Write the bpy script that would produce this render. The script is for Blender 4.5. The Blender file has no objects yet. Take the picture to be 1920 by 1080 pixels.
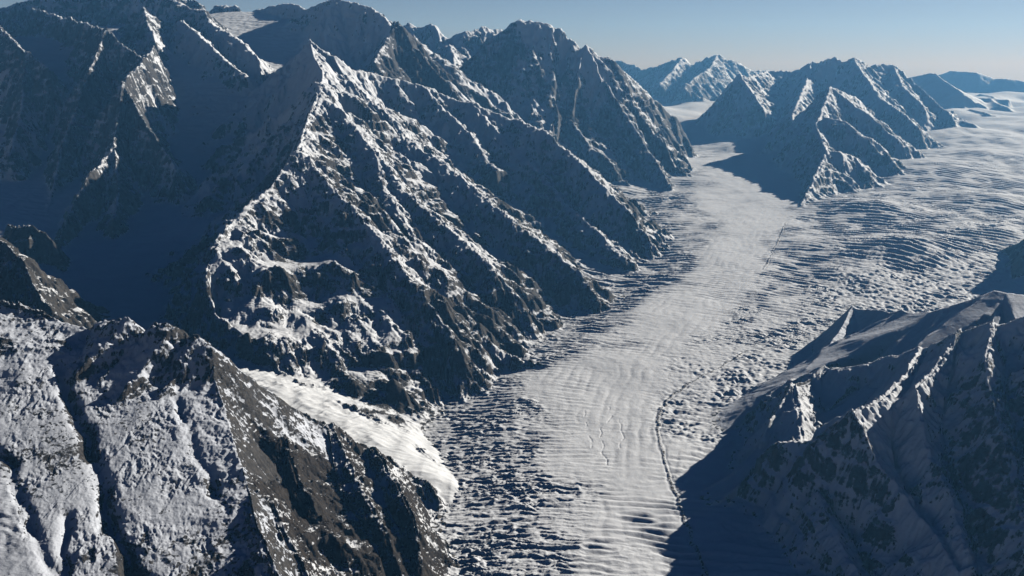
import bpy, math
import numpy as np

# ------------------------------------------------------------------ camera, sky, sun, exposure
H = 1200.0                       # camera height above the lower glacier (metres)
PITCH = math.radians(14.2)
FPX = 1662.0                     # focal length in photo pixels (1920 wide)
SUN_AZ = math.radians(54.0)      # to the right of the view direction (+Y)
SUN_EL = math.radians(20.5)

sc = bpy.context.scene
col = sc.collection
cam_d = bpy.data.cameras.new("camera")
cam_d.sensor_width = 36.0
cam_d.lens = 36.0 * FPX / 1920.0
cam_d.clip_start = 1.0
cam_d.clip_end = 200000.0
cam = bpy.data.objects.new("camera", cam_d)
cam.location = (0, 0, H)
cam.rotation_euler = (math.pi / 2 - PITCH, 0, 0)
col.objects.link(cam)
sc.camera = cam

w = bpy.data.worlds.new("World")
sc.world = w
w.use_nodes = True
nt = w.node_tree
bg = nt.nodes["Background"]
sky = nt.nodes.new("ShaderNodeTexSky")
sky.sky_type = 'NISHITA'
sky.sun_disc = False
sky.sun_elevation = SUN_EL
sky.sun_rotation = SUN_AZ
sky.altitude = 2600.0
sky.air_density = 1.0
sky.dust_density = 0.5
sky.ozone_density = 3.0
# high-altitude sky: bright towards the horizon, darkened further overhead to deepen the shade
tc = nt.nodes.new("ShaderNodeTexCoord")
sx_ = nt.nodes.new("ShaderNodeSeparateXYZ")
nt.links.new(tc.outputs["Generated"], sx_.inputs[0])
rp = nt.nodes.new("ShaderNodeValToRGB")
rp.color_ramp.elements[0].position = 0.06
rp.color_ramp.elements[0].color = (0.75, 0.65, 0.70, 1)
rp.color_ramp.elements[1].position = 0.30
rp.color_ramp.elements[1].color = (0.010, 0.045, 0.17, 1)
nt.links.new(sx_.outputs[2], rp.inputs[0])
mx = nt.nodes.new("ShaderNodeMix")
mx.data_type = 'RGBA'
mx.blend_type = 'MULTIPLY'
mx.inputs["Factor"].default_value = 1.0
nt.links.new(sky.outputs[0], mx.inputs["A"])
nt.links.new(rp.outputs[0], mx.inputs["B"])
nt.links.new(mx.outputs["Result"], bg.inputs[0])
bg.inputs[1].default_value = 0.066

sun_d = bpy.data.lights.new("sun", 'SUN')
sun_d.energy = 5.0
sun_d.angle = math.radians(0.53)
sun_d.color = (1.0, 0.98, 0.955)
sun = bpy.data.objects.new("sun", sun_d)
sun.rotation_euler = (math.pi / 2 - SUN_EL, 0, -SUN_AZ + math.pi)
col.objects.link(sun)

sc.view_settings.view_transform = 'Standard'
sc.view_settings.look = 'None'
sc.view_settings.gamma = 1.0
sc.view_settings.use_curve_mapping = False
sc.view_settings.exposure = 0.30
sc.cycles.max_bounces = 4
sc.cycles.diffuse_bounces = 0
sc.cycles.volume_bounces = 0
sc.cycles.use_denoising = True

# ------------------------------------------------------------------ helpers
F32 = np.float32
cp, sp = math.cos(PITCH), math.sin(PITCH)


def P(px, py, Y):
    """world point seen at photo pixel (px, py) lying Y metres ahead"""
    xc = (px - 960.0) / FPX
    yc = (540.0 - py) / FPX
    d = Y / (cp + yc * sp)
    return (d * xc, Y, H + d * (yc * cp - sp))


def G0(y):
    return np.where(y < 3000, 0.0, np.where(y < 12000, 0.045 * (y - 3000), 405 + 0.03 * (np.minimum(y, 17500) - 12000)))


def PG(px, py):
    """point of the main ice surface seen at a photo pixel"""
    yc = (540.0 - py) / FPX
    t = (sp - yc * cp) / (cp + yc * sp)
    if t <= 0.0205:
        Y = 25000.0
    else:
        Y = H / t
        if Y > 3000:
            Y = (H + 135) / (t + 0.045)
        if Y > 12000:
            Y = (H - 45) / (t + 0.03)
        Y = min(Y, 25000.0)
    return P(px, py, Y)


def smooth(a, b, x):
    t = np.clip((x - a) / (b - a), 0, 1)
    return (t * t * (3 - 2 * t)).astype(F32)


def hash2(ix, iy, seed):
    h = (ix.astype(np.uint32) * np.uint32(374761393) + iy.astype(np.uint32) * np.uint32(668265263)
         + np.uint32((seed * 2246822519) & 0xffffffff))
    h = (h ^ (h >> np.uint32(13))) * np.uint32(1274126177)
    return h ^ (h >> np.uint32(16))


def perlin(x, y, seed=0):
    x = x.astype(np.float64); y = y.astype(np.float64)
    x0 = np.floor(x); y0 = np.floor(y)
    fx = (x - x0).astype(F32); fy = (y - y0).astype(F32)
    ix = x0.astype(np.int32); iy = y0.astype(np.int32)
    ux = fx * fx * fx * (fx * (fx * 6 - 15) + 10)
    uy = fy * fy * fy * (fy * (fy * 6 - 15) + 10)

    def g(dx, dy):
        a = (hash2(ix + dx, iy + dy, seed) & np.uint32(0xffff)).astype(F32) * F32(2 * math.pi / 65536)
        return np.cos(a) * (fx - dx) + np.sin(a) * (fy - dy)
    n0 = g(0, 0) * (1 - ux) + g(1, 0) * ux
    n1 = g(0, 1) * (1 - ux) + g(1, 1) * ux
    return (n0 * (1 - uy) + n1 * uy) * F32(1.5)


def stripes(x, y, sx, sy, cell, n, seed):
    """cell-jittered waves whose phase runs along the local direction (sx, sy): returns cos and sin"""
    qx = (x / cell).astype(np.float64); qy = (y / cell).astype(np.float64)
    x0 = np.floor(qx); y0 = np.floor(qy)
    fx = (qx - x0).astype(F32); fy = (qy - y0).astype(F32)
    ix = x0.astype(np.int32); iy = y0.astype(np.int32)
    C = np.zeros_like(fx); S = np.zeros_like(fx); W = np.full_like(fx, 1e-6)
    for dx in (-1, 0, 1):
        for dy in (-1, 0, 1):
            hh = hash2(ix + dx, iy + dy, seed)
            jx = (hh & np.uint32(0x3ff)).astype(F32) / F32(1024)
            jy = ((hh >> np.uint32(10)) & np.uint32(0x3ff)).astype(F32) / F32(1024)
            ph = ((hh >> np.uint32(20)) & np.uint32(0x3ff)).astype(F32) * F32(2 * math.pi / 1024)
            vx = fx - (dx + jx); vy = fy - (dy + jy)
            wt = np.exp(-(vx * vx + vy * vy) * F32(3.2))
            a = (vx * sx + vy * sy) * F32(2 * math.pi * n) + ph
            C += np.cos(a) * wt; S += np.sin(a) * wt; W += wt
    return C / W, S / W


# ------------------------------------------------------------------ the grid (finer nearer the viewpoint)
import os
Q = float(os.environ.get("TERRAIN_Q", "1.2"))
du = 0.00116 / Q
uc = np.arange(-0.615, 0.6151, du)
ul = -0.615 - np.cumsum(np.geomspace(0.002, 0.03, 34))[::-1]
ur = 0.615 + np.cumsum(np.geomspace(0.002, 0.05, 60))
u = np.concatenate([ul, uc, ur]).astype(F32)
NY = int(2250 * Q)
Ys = np.geomspace(650.0, 26000.0, NY).astype(F32)
NX = len(u)
U, Yg = np.meshgrid(u, Ys)
X = (U * Yg).astype(F32)
Y = Yg
cellm = np.maximum(Y * F32(du), Y * F32(math.log(40) / NY))      # local mesh size


def grad(h):
    a = np.gradient(h, axis=1) / np.gradient(u)[None, :]
    b = np.gradient(h, axis=0) / np.gradient(Ys)[:, None]
    hx = a / Y
    return hx.astype(F32), (b - U * hx).astype(F32)


# ------------------------------------------------------------------ ridge lines (photo pixel + distance ahead)
RIDGES = []


def ridge(mass, pts, k=1.0, W=1400.0, jag=12.0, kr=None):
    RIDGES.append((mass, [P(*p) for p in pts], k, k if kr is None else kr, W, jag))


MASSES = ["near_ridge", "dark_spur", "left_wall", "left_massif", "central", "rocky_peak", "flat_top", "far_peaks",
          "mid_mountain", "plateau_hills", "right_shoulder", "right_wall", "right_edge", "nunatak", "back_peaks"]
MID = {n: i + 10 for i, n in enumerate(MASSES)}

# near snowy ridge, bottom left
ridge("near_ridge", [(-300, 520, 2510), (-150, 550, 2460), (0, 572, 2415), (70, 592, 2390), (150, 630, 2360), (175, 625, 2350), (195, 614, 2340),
                     (235, 611, 2295), (268, 638, 2285), (282, 620, 2280), (310, 622, 2270), (340, 650, 2260),
                     (366, 645, 2250), (395, 682, 2230)], k=1.1, kr=0.36, jag=16)
ridge("near_ridge", [(395, 682, 2230), (408, 740, 2130), (425, 790, 2040), (432, 820, 1980), (455, 900, 1820),
                     (478, 980, 1680), (520, 1080, 1520), (600, 1250, 1300)], k=1.5, kr=0.34, jag=10)
ridge("dark_spur", [(408, 748, 2140), (440, 758, 2260), (500, 766, 2380), (560, 788, 2410), (620, 816, 2400), (700, 858, 2370), (770, 895, 2350),
                    (808, 918, 2330), (826, 945, 2260)], k=1.8, kr=1.0, W=900, jag=4)
ridge("dark_spur", [(500, 757, 2380), (540, 850, 2150), (570, 930, 1980), (610, 1010, 1850), (650, 1100, 1720)], k=0.85, jag=7)
ridge("dark_spur", [(620, 806, 2400), (655, 880, 2190), (690, 950, 2040), (725, 1020, 1910), (750, 1100, 1790)], k=1.0, jag=7)
ridge("dark_spur", [(455, 900, 1820), (510, 960, 1780), (560, 1050, 1680), (600, 1150, 1580)], k=0.9, jag=6)
ridge("dark_spur", [(700, 846, 2370), (745, 915, 2130), (775, 980, 1980), (790, 1050, 1870), (795, 1120, 1770)], k=1.25, jag=7)

# rock wall at the left edge and towers above the side glacier
ridge("left_wall", [(-200, 330, 3700), (-60, 415, 3450), (0, 453, 3300), (40, 488, 3200), (62, 540, 3120), (100, 598, 3000)], k=1.2, W=900, jag=12)
ridge("left_wall", [(20, 438, 4250), (58, 430, 4200), (88, 445, 4200), (112, 480, 4150), (122, 520, 4050)], k=1.6, W=600, jag=14)
ridge("left_massif", [(290, 95, 6900), (232, 165, 6000), (222, 230, 5700), (215, 285, 5400), (165, 345, 5000), (140, 400, 4800), (115, 465, 4500)], k=1.8, kr=1.4, W=900, jag=22)
ridge("left_massif", [(232, 165, 6000), (265, 222, 5700), (292, 262, 5500), (325, 318, 5250)], k=1.6, W=800, jag=16)
ridge("left_massif", [(215, 285, 5400), (225, 370, 4950), (215, 430, 4650)], k=1.6, W=800, jag=16)
ridge("left_massif", [(60, 20, 8600), (160, 50, 7600), (200, 62, 7000), (232, 92, 6850), (266, 118, 6700)], k=1.5, W=1000, jag=22)
ridge("left_massif", [(200, 62, 7000), (152, 180, 6300), (112, 300, 5600), (95, 380, 5150), (85, 425, 4900)], k=1.5, W=1000, jag=18)
ridge("left_massif", [(-200, -30, 8200), (-60, 15, 7800), (0, 54, 7400), (52, 108, 6900), (92, 135, 6600)], k=1.4, W=1000, jag=18)
ridge("left_massif", [(52, 108, 6900), (40, 210, 6200), (20, 300, 5600)], k=1.4, W=1000, jag=14)
ridge("left_massif", [(270, 20, 8200), (275, 45, 7700), (290, 78, 7300)], k=1.0, W=600, jag=20)
ridge("left_massif", [(340, 40, 8000), (360, 56, 7600), (385, 80, 7350), (415, 108, 7150), (445, 133, 7000), (460, 143, 6900)], k=1.0, W=500, jag=10)
ridge("left_massif", [(365, 22, 8300), (380, 20, 8250), (400, 52, 7900), (440, 72, 7600), (470, 100, 7350), (490, 122, 7200)], k=1.0, W=500, jag=16)
ridge("left_massif", [(-100, 10, 9300), (0, 20, 9000), (60, 4, 9000), (130, -25, 9300), (250, -70, 9700), (330, -25, 9700), (358, 5, 9600), (375, 12, 9500)], k=0.9, W=1600, jag=24)
ridge("left_massif", [(250, -70, 9700), (290, -20, 9000), (340, 10, 8700), (370, 22, 8400)], k=0.8, W=1200, jag=16)
ridge("left_massif", [(404, 13, 9700), (420, 11, 9700), (445, 13, 9700)], k=1.6, W=300, jag=24)
# peaks of the back of the massif
ridge("back_peaks", [(480, 22, 9400), (522, 11, 9300), (552, 12, 9200), (575, 22, 9050), (605, 8, 8800), (632, -1, 8700), (655, 3, 8600), (680, 14, 8550), (702, 20, 8500), (722, 38, 8350), (738, 54, 8200)], k=0.8, W=1600, jag=16)
ridge("rocky_peak", [(738, 54, 8200), (745, 52, 8100), (757, 62, 8000), (775, 92, 7900), (805, 125, 7800), (835, 160, 7650), (858, 192, 7500)], k=1.25, W=800, jag=26)
ridge("rocky_peak", [(745, 52, 8100), (720, 90, 7700), (700, 120, 7400)], k=1.0, W=700, jag=16)
ridge("back_peaks", [(720, 90, 10800), (755, 55, 10600), (768, 46, 10500), (780, 56, 10500), (795, 52, 10500), (808, 46, 10500), (822, 62, 10400), (840, 78, 10400), (865, 66, 10400),
                     (885, 60, 10500), (910, 54, 10700), (940, 60, 10800), (960, 75, 10800)], k=0.95, W=1000, jag=22)
ridge("back_peaks", [(840, 78, 10400), (850, 105, 9800), (852, 130, 9200)], k=0.8, W=900, jag=14)

# central mountain: main crest and spurs running down to the main glacier
ridge("central", [(560, 120, 7300), (580, 84, 6900), (592, 92, 6850), (625, 120, 6750), (660, 138, 6900), (690, 140, 7050), (740, 150, 7100), (790, 166, 7100), (840, 185, 7050), (870, 195, 7000),
                  (915, 210, 6900), (960, 226, 6800), (1020, 250, 6500), (1070, 293, 6200), (1137, 360, 5750), (1173, 395, 5550), (1224, 467, 5290)], k=0.85, W=1200, jag=14)
ridge("central", [(580, 84, 6900), (604, 140, 6100), (602, 162, 5800)], k=.75, kr=1.4, jag=6)
ridge("central", [(625, 120, 6750), (660, 160, 6550), (700, 195, 6300), (770, 270, 5800), (800, 293, 5650), (830, 310, 5500), (890, 357, 5200), (923, 390, 5000),
                  (970, 428, 4800), (1030, 472, 4600), (1090, 522, 4400), (1118, 568, 4230)], k=0.72, W=1200, jag=12)
ridge("central", [(602, 162, 5800), (596, 190, 5650), (640, 212, 5500), (700, 290, 5100), (753, 360, 4750), (827, 420, 4430), (880, 468, 4230), (923, 512, 4080), (973, 569, 3950), (1010, 608, 3890)], k=0.72, W=1200, jag=12)
ridge("central", [(790, 166, 7100), (830, 205, 6850), (873, 248, 6600), (903, 290, 6300), (930, 320, 6050)], k=0.72, jag=12)
ridge("central", [(880, 200, 6970), (907, 223, 6800), (960, 284, 6400), (1000, 321, 6100), (1040, 361, 5850), (1070, 398, 5600), (1110, 428, 5400), (1170, 490, 4960)], k=0.72, W=1000, jag=12)
ridge("central", [(596, 190, 5650), (570, 250, 5000), (555, 300, 4550)], k=.75, kr=1.6, W=1100, jag=14)
ridge("central", [(555, 300, 4550), (575, 305, 4500), (600, 335, 4350), (660, 400, 4050), (720, 470, 3800), (790, 560, 3520), (850, 640, 3360), (875, 690, 3280)], k=0.72, W=1100, jag=16)
ridge("central", [(555, 300, 4550), (520, 350, 4300), (490, 385, 4100), (455, 430, 3900)], k=.75, kr=1.7, W=1100, jag=16)
ridge("central", [(455, 430, 3900), (400, 475, 3820), (378, 490, 3800), (385, 530, 3650)], k=1.3, kr=1.7, W=800, jag=14)
ridge("central", [(660, 400, 4050), (700, 440, 3920), (760, 510, 3740), (830, 590, 3540), (900, 655, 3420)], k=0.72, W=1000, jag=12)
ridge("central", [(700, 290, 5100), (720, 360, 4700), (760, 430, 4350), (820, 500, 4080), (880, 570, 3840), (930, 630, 3680)], k=0.72, W=1000, jag=12)

ridge("central", [(520, 705, 3080), (575, 742, 2960), (645, 788, 2840), (722, 814, 2760), (785, 852, 2640), (828, 890, 2520)], k=1.0, kr=1.8, W=600, jag=1)

# flat topped mountain
ridge("flat_top", [(850, 150, 9300), (885, 112, 9300), (905, 88, 9300), (925, 70, 9300), (945, 60, 9300), (960, 45, 9300), (975, 42, 9300), (1030, 45, 9300), (1042, 55, 9280), (1052, 56, 9250), (1065, 74, 9200), (1080, 82, 9150),
                   (1092, 98, 9130), (1098, 88, 9110), (1108, 104, 9100), (1140, 112, 9150), (1173, 142, 9250), (1213, 178, 9350), (1257, 218, 9400), (1272, 244, 9350)], k=1.5, kr=0.9, W=1300, jag=12)
ridge("flat_top", [(1098, 90, 9110), (1128, 150, 8850), (1165, 210, 8500), (1205, 270, 8100), (1240, 325, 7700), (1258, 355, 7440)], k=1.6, kr=.85, W=1000, jag=16)
ridge("flat_top", [(975, 42, 9300), (1000, 110, 8950), (1030, 170, 8650), (1060, 220, 8300), (1100, 270, 7950), (1150, 315, 7700)], k=0.85, W=1000, jag=18)
ridge("flat_top", [(925, 70, 9300), (930, 130, 8900), (940, 180, 8550), (960, 215, 8250)], k=0.95, W=900, jag=18)
ridge("flat_top", [(1140, 112, 9150), (1200, 195, 8900), (1240, 255, 8600), (1262, 300, 8200)], k=1.6, kr=.9, W=900, jag=10)

# far peaks behind the upper basin
ridge("far_peaks", [(1080, 120, 19500), (1140, 114, 19200), (1165, 118, 19000), (1190, 126, 18800), (1210, 134, 18600), (1245, 124, 18600), (1278, 110, 18600), (1295, 124, 18600), (1312, 118, 18500),
                    (1328, 112, 18500), (1344, 107, 18500), (1362, 114, 18500), (1385, 118, 18500), (1405, 134, 18600), (1440, 138, 18800)], k=0.9, W=1500, jag=40)
ridge("far_peaks", [(1344, 107, 18500), (1330, 130, 17300), (1300, 150, 16500), (1285, 165, 16000)], k=0.8, W=900, jag=24)
ridge("far_peaks", [(1278, 110, 18600), (1255, 140, 17600), (1235, 160, 17000)], k=0.8, W=900, jag=24)

# mountain in the middle right between the two ice streams
ridge("mid_mountain", [(1350, 186, 11900), (1366, 163, 11950), (1387, 143, 12000), (1400, 150, 12200), (1440, 136, 13200), (1480, 138, 13200), (1522, 124, 13000), (1545, 118, 12800), (1566, 110, 12600), (1577, 117, 12500), (1588, 118, 12500),
                       (1600, 113, 12500), (1610, 114, 12500), (1630, 128, 12600), (1655, 122, 12700), (1675, 128, 12700), (1695, 142, 12600), (1715, 160, 12300), (1740, 185, 11900), (1765, 207, 11500), (1785, 220, 11200)], k=1.3, kr=0.7, W=1300, jag=24)
ridge("mid_mountain", [(1387, 143, 12000), (1410, 175, 11300), (1430, 205, 10800)], k=.8, kr=1.4, W=800, jag=12)
ridge("mid_mountain", [(1522, 124, 13000), (1510, 160, 11800), (1495, 195, 10800), (1485, 225, 10000)], k=.8, kr=1.1, W=900, jag=16)
ridge("mid_mountain", [(1610, 190, 10400), (1585, 178, 10000), (1556, 166, 9700), (1545, 200, 9200), (1530, 240, 8600), (1545, 275, 7900), (1548, 290, 7600), (1528, 335, 7100), (1500, 392, 6560)], k=.9, kr=1.25, W=1000, jag=16)
ridge("mid_mountain", [(1556, 168, 9700), (1585, 186, 9500), (1630, 218, 9200), (1660, 245, 9000), (1684, 265, 8800)], k=0.9, W=800, jag=6)
ridge("mid_mountain", [(1550, 220, 8700), (1582, 228, 8500), (1610, 248, 8300), (1650, 272, 8200)], k=0.9, W=600, jag=4)
ridge("mid_mountain", [(1548, 285, 7650), (1570, 285, 7600), (1600, 295, 7700), (1618, 318, 7500)], k=0.9, W=600, jag=8)
ridge("mid_mountain", [(1600, 113, 12500), (1625, 150, 11500), (1650, 185, 10700), (1690, 215, 10200), (1718, 240, 9900)], k=0.9, W=900, jag=16)
ridge("mid_mountain", [(1675, 128, 12700), (1695, 165, 11800), (1730, 200, 11200)], k=0.9, W=900, jag=12)

# hills on the plateau at the right horizon
ridge("plateau_hills", [(1670, 160, 16500), (1710, 145, 16200), (1745, 138, 16200), (1755, 139, 16000), (1775, 155, 15600), (1800, 171, 15000)], k=0.5, W=1600, jag=12)
ridge("plateau_hills", [(1740, 145, 21000), (1765, 140, 20500), (1782, 133, 20300), (1830, 136, 20000), (1865, 148, 19800), (1890, 148, 19500), (1930, 154, 19300), (2050, 146, 20000), (2300, 140, 20000)], k=0.55, W=1500, jag=10)
for pts in ([(1838, 176, 14600), (1850, 178, 14400), (1862, 181, 14300)], [(1838, 184, 13800), (1860, 186, 13600), (1890, 187, 13600)],
            [(1818, 205, 12300), (1835, 208, 12200), (1850, 212, 12000)], [(1775, 226, 10700), (1800, 226, 10700), (1822, 232, 10600)],
            [(1855, 183, 13800), (1865, 192, 13200), (1875, 196, 13000)]):
    ridge("nunatak", [(a, b, PG(a, b)[1] * 0.955) for a, b, c in pts], k=0.5, W=250, jag=6)

# right hand mountains
ridge("right_shoulder", [(x, y, d * .93) for x, y, d in [(1598, 584, 4000), (1640, 582, 3800), (1690, 590, 3550)]], k=.27, kr=1.3, W=900, jag=4)
ridge("right_shoulder", [(x, y, d * .93) for x, y, d in [(1690, 590, 3550), (1740, 586, 3430), (1780, 572, 3380), (1820, 560, 3330), (1862, 545, 3300), (1885, 549, 3260), (1925, 555, 3250), (2050, 540, 3250), (2250, 480, 3300)]], k=1.2, kr=0.25, W=900, jag=1)
ridge("right_shoulder", [(x, y, d * .93) for x, y, d in [(1598, 584, 4000), (1570, 630, 3650), (1535, 680, 3380), (1512, 708, 3250)]], k=0.3, kr=1.3, W=900, jag=6)
ridge("right_wall", [(1508, 712, 2900), (1545, 702, 2850), (1573, 694, 2800), (1650, 680, 2750), (1723, 665, 2700), (1800, 640, 2620), (1860, 620, 2560), (1907, 607, 2520), (1980, 585, 2500), (2100, 540, 2500), (2300, 470, 2550), (2600, 400, 2600)], k=0.75, W=1000, jag=5, kr=0.5)
ridge("right_wall", [(1545, 702, 2850), (1482, 736, 2720), (1462, 762, 2610), (1445, 795, 2540), (1432, 835, 2470)], k=0.8, kr=1.7, W=700, jag=6)
ridge("right_wall", [(1723, 665, 2700), (1690, 720, 2450), (1650, 762, 2290), (1600, 784, 2210), (1622, 830, 2140), (1645, 880, 2080), (1690, 930, 1990), (1740, 990, 1890), (1790, 1080, 1750)], k=1.15, W=900, jag=8)
ridge("right_wall", [(1482, 736, 2720), (1500, 790, 2480), (1510, 870, 2270), (1530, 940, 2100), (1565, 1010, 1960), (1610, 1090, 1830)], k=.95, W=800, jag=8)
ridge("right_wall", [(1800, 640, 2620), (1740, 715, 2370), (1715, 740, 2290), (1735, 850, 2110), (1785, 950, 1930), (1815, 1080, 1740)], k=1.15, W=900, jag=10)
ridge("right_wall", [(1860, 620, 2560), (1850, 700, 2300), (1870, 800, 2080), (1900, 920, 1880), (1940, 1080, 1660)], k=1.1, W=900, jag=10)
ridge("right_wall", [(2050, 560, 2500), (2000, 700, 2150), (2020, 850, 1900), (2060, 1080, 1600)], k=1.0, W=900, jag=10)
ridge("right_edge", [(1885, 556, 4560), (1905, 510, 4700), (1935, 455, 4900), (2010, 380, 5000), (2150, 300, 5200), (2400, 260, 5400)], k=1.3, W=1200, jag=10)

# ------------------------------------------------------------------ smooth snow floors
floor_pts = []
for p in [(842, 910, 2345), (800, 884, 2435), (700, 832, 2585), (600, 778, 2720), (500, 728, 2820), (420, 700, 2920), (400, 680, 3000), (300, 600, 3500), (200, 570, 3750),
          (130, 520, 4000), (130, 560, 3700), (240, 520, 4050), (300, 450, 4600), (380, 420, 4650), (350, 380, 5150), (450, 330, 5650), (330, 320, 5600), (400, 300, 5950), (480, 260, 6150), (420, 240, 6350),
          (420, 200, 6600), (330, 200, 6600), (480, 200, 6600), (430, 150, 6900), (520, 150, 7300), (350, 130, 7100), (480, 110, 7800), (540, 110, 7900), (540, 80, 8300), (440, 90, 8100), (500, 60, 8600),
          (500, 22, 9400), (440, 22, 9500), (560, 40, 8700), (400, 25, 9300), (300, 40, 8800), (300, 100, 7300), (150, 60, 8000), (100, 150, 7000), (60, 250, 6300), (40, 330, 5700), (30, 400, 4900), (80, 470, 4500), (-100, 380, 4900),
          (-200, 450, 4200), (50, 560, 3700), (0, 480, 4100), (650, 60, 8350), (650, 100, 8050), (660, 135, 7800), (600, 60, 8500), (590, 100, 8050), (700, 150, 7500)]:
    floor_pts.append(P(*p))
for x_, y_, z_ in [(200, 2300, -260), (100, 2800, -260), (100, 3300, -260), (300, 4000, -200), (700, 5000, -150), (-700, 1800, -260), (-1500, 1700, -100), (1500, 3000, -300), (1800, 7000, -100), (200, 1200, -300), (-700, 800, -300),
                   (2500, 9500, 0), (-200, 3700, -100), (-500, 4700, 150), (-100, 5500, 200), (-300, 6300, 500), (0, 8000, 500), (0, 10000, 700), (3000, 14000, 200), (-1500, 12500, 900), (-4500, 11500, 1100), (-4000, 6000, 700), (-2600, 3300, 250), (2500, 5000, -100), (300, 6200, -250), (0, 6900, -100), (600, 7200, -250), (500, 8300, -100), (200, 5600, -250)]:
    floor_pts.append((x_, y_, z_))
fp = np.array(floor_pts)
D = np.hypot(fp[:, None, 0] - fp[None, :, 0], fp[:, None, 1] - fp[None, :, 1])
lin = np.c_[np.ones(len(fp)), fp[:, :2] / 1000]
A = np.block([[D / 1000 - np.eye(len(fp)) * 0.02, lin], [lin.T, np.zeros((3, 3))]])
cf = np.linalg.solve(A, np.r_[fp[:, 2], 0, 0, 0])
gx = np.arange(-9000, 9001, 90.0); gy = np.arange(600, 14001, 90.0)
GX, GY = np.meshgrid(gx, gy)
R = cf[-3] + cf[-2] * GX / 1000 + cf[-1] * GY / 1000
for i in range(len(fp)):
    R = R + cf[i] * np.hypot(GX - fp[i, 0], GY - fp[i, 1]) / 1000


def bilinear(T, x, y):
    qx = np.clip((x - gx[0]) / 90.0, 0, len(gx) - 1.001); qy = np.clip((y - gy[0]) / 90.0, 0, len(gy) - 1.001)
    ix = qx.astype(np.int32); iy = qy.astype(np.int32)
    fx = (qx - ix).astype(F32); fy = (qy - iy).astype(F32)
    fx = fx * fx * (3 - 2 * fx) * F32(.5) + fx * F32(.5); fy = fy * fy * (3 - 2 * fy) * F32(.5) + fy * F32(.5)
    T = T.astype(F32)
    return (T[iy, ix] * (1 - fx) + T[iy, ix + 1] * fx) * (1 - fy) + (T[iy + 1, ix] * (1 - fx) + T[iy + 1, ix + 1] * fx) * fy


side = bilinear(R, X, Y)
side = np.where((Y > 12500) | (X > 900), F32(-500), side)
main = G0(Y).astype(F32)
# broad swells and steps of the ice
for px, py, r1, amp in [(1630, 395, 330, 75), (1690, 470, 300, 70), (1560, 330, 300, -25), (1750, 320, 600, 75), (1850, 380, 350, 60), (1530, 460, 220, 30), (1620, 520, 200, 22), (1840, 290, 500, 60), (1700, 260, 450, 40), (1200, 410, 260, 18), (1280, 430, 200, -12), (1100, 760, 130, 5), (1850, 440, 500, 50)]:
    c = PG(px, py)
    main += F32(amp) * np.exp(-((X - c[0]) ** 2 + (Y - c[1]) ** 2) / F32(r1 * r1)).astype(F32)
main += smooth(8500, 12000, Y) * (perlin(X / 1300, Y / 1700, 15) * F32(120) + perlin(X / 560, Y / 750, 16) * F32(42))
lm = np.full(X.shape, 1e4, F32)
lw = [PG(*q) for q in ((815, 1090), (825, 960), (812, 840), (800, 790), (870, 690), (1010, 612), (1112, 552), (1222, 470), (1190, 400), (1200, 360), (1268, 345))]
for a, b in zip(lw[:-1], lw[1:]):
    abx, aby = b[0] - a[0], b[1] - a[1]
    t = np.clip(((X - a[0]) * abx + (Y - a[1]) * aby) / (abx * abx + aby * aby), 0, 1)
    lm = np.minimum(lm, np.hypot(X - a[0] - t * abx, Y - a[1] - t * aby))
main -= np.exp(-(lm / F32(210)) ** 2) * F32(38) * smooth(1500, 3200, Y)
main += perlin(X / 600, Y / 600, 5) * F32(7) + perlin(X / 220, Y / 220, 6) * F32(3)

# ------------------------------------------------------------------ mountains: tents hung from the ridge lines
wx = X + perlin(X / 420, Y / 420, 1) * F32(38) + perlin(X / 150, Y / 150, 2) * F32(14)
wy = Y + perlin(X / 420, Y / 420, 3) * F32(38) + perlin(X / 150, Y / 150, 4) * F32(14)
far_w = smooth(9000, 14000, Y)
wx += far_w * perlin(X / 900, Y / 900, 7) * F32(60); wy += far_w * perlin(X / 900, Y / 900, 8) * F32(60)
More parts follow.
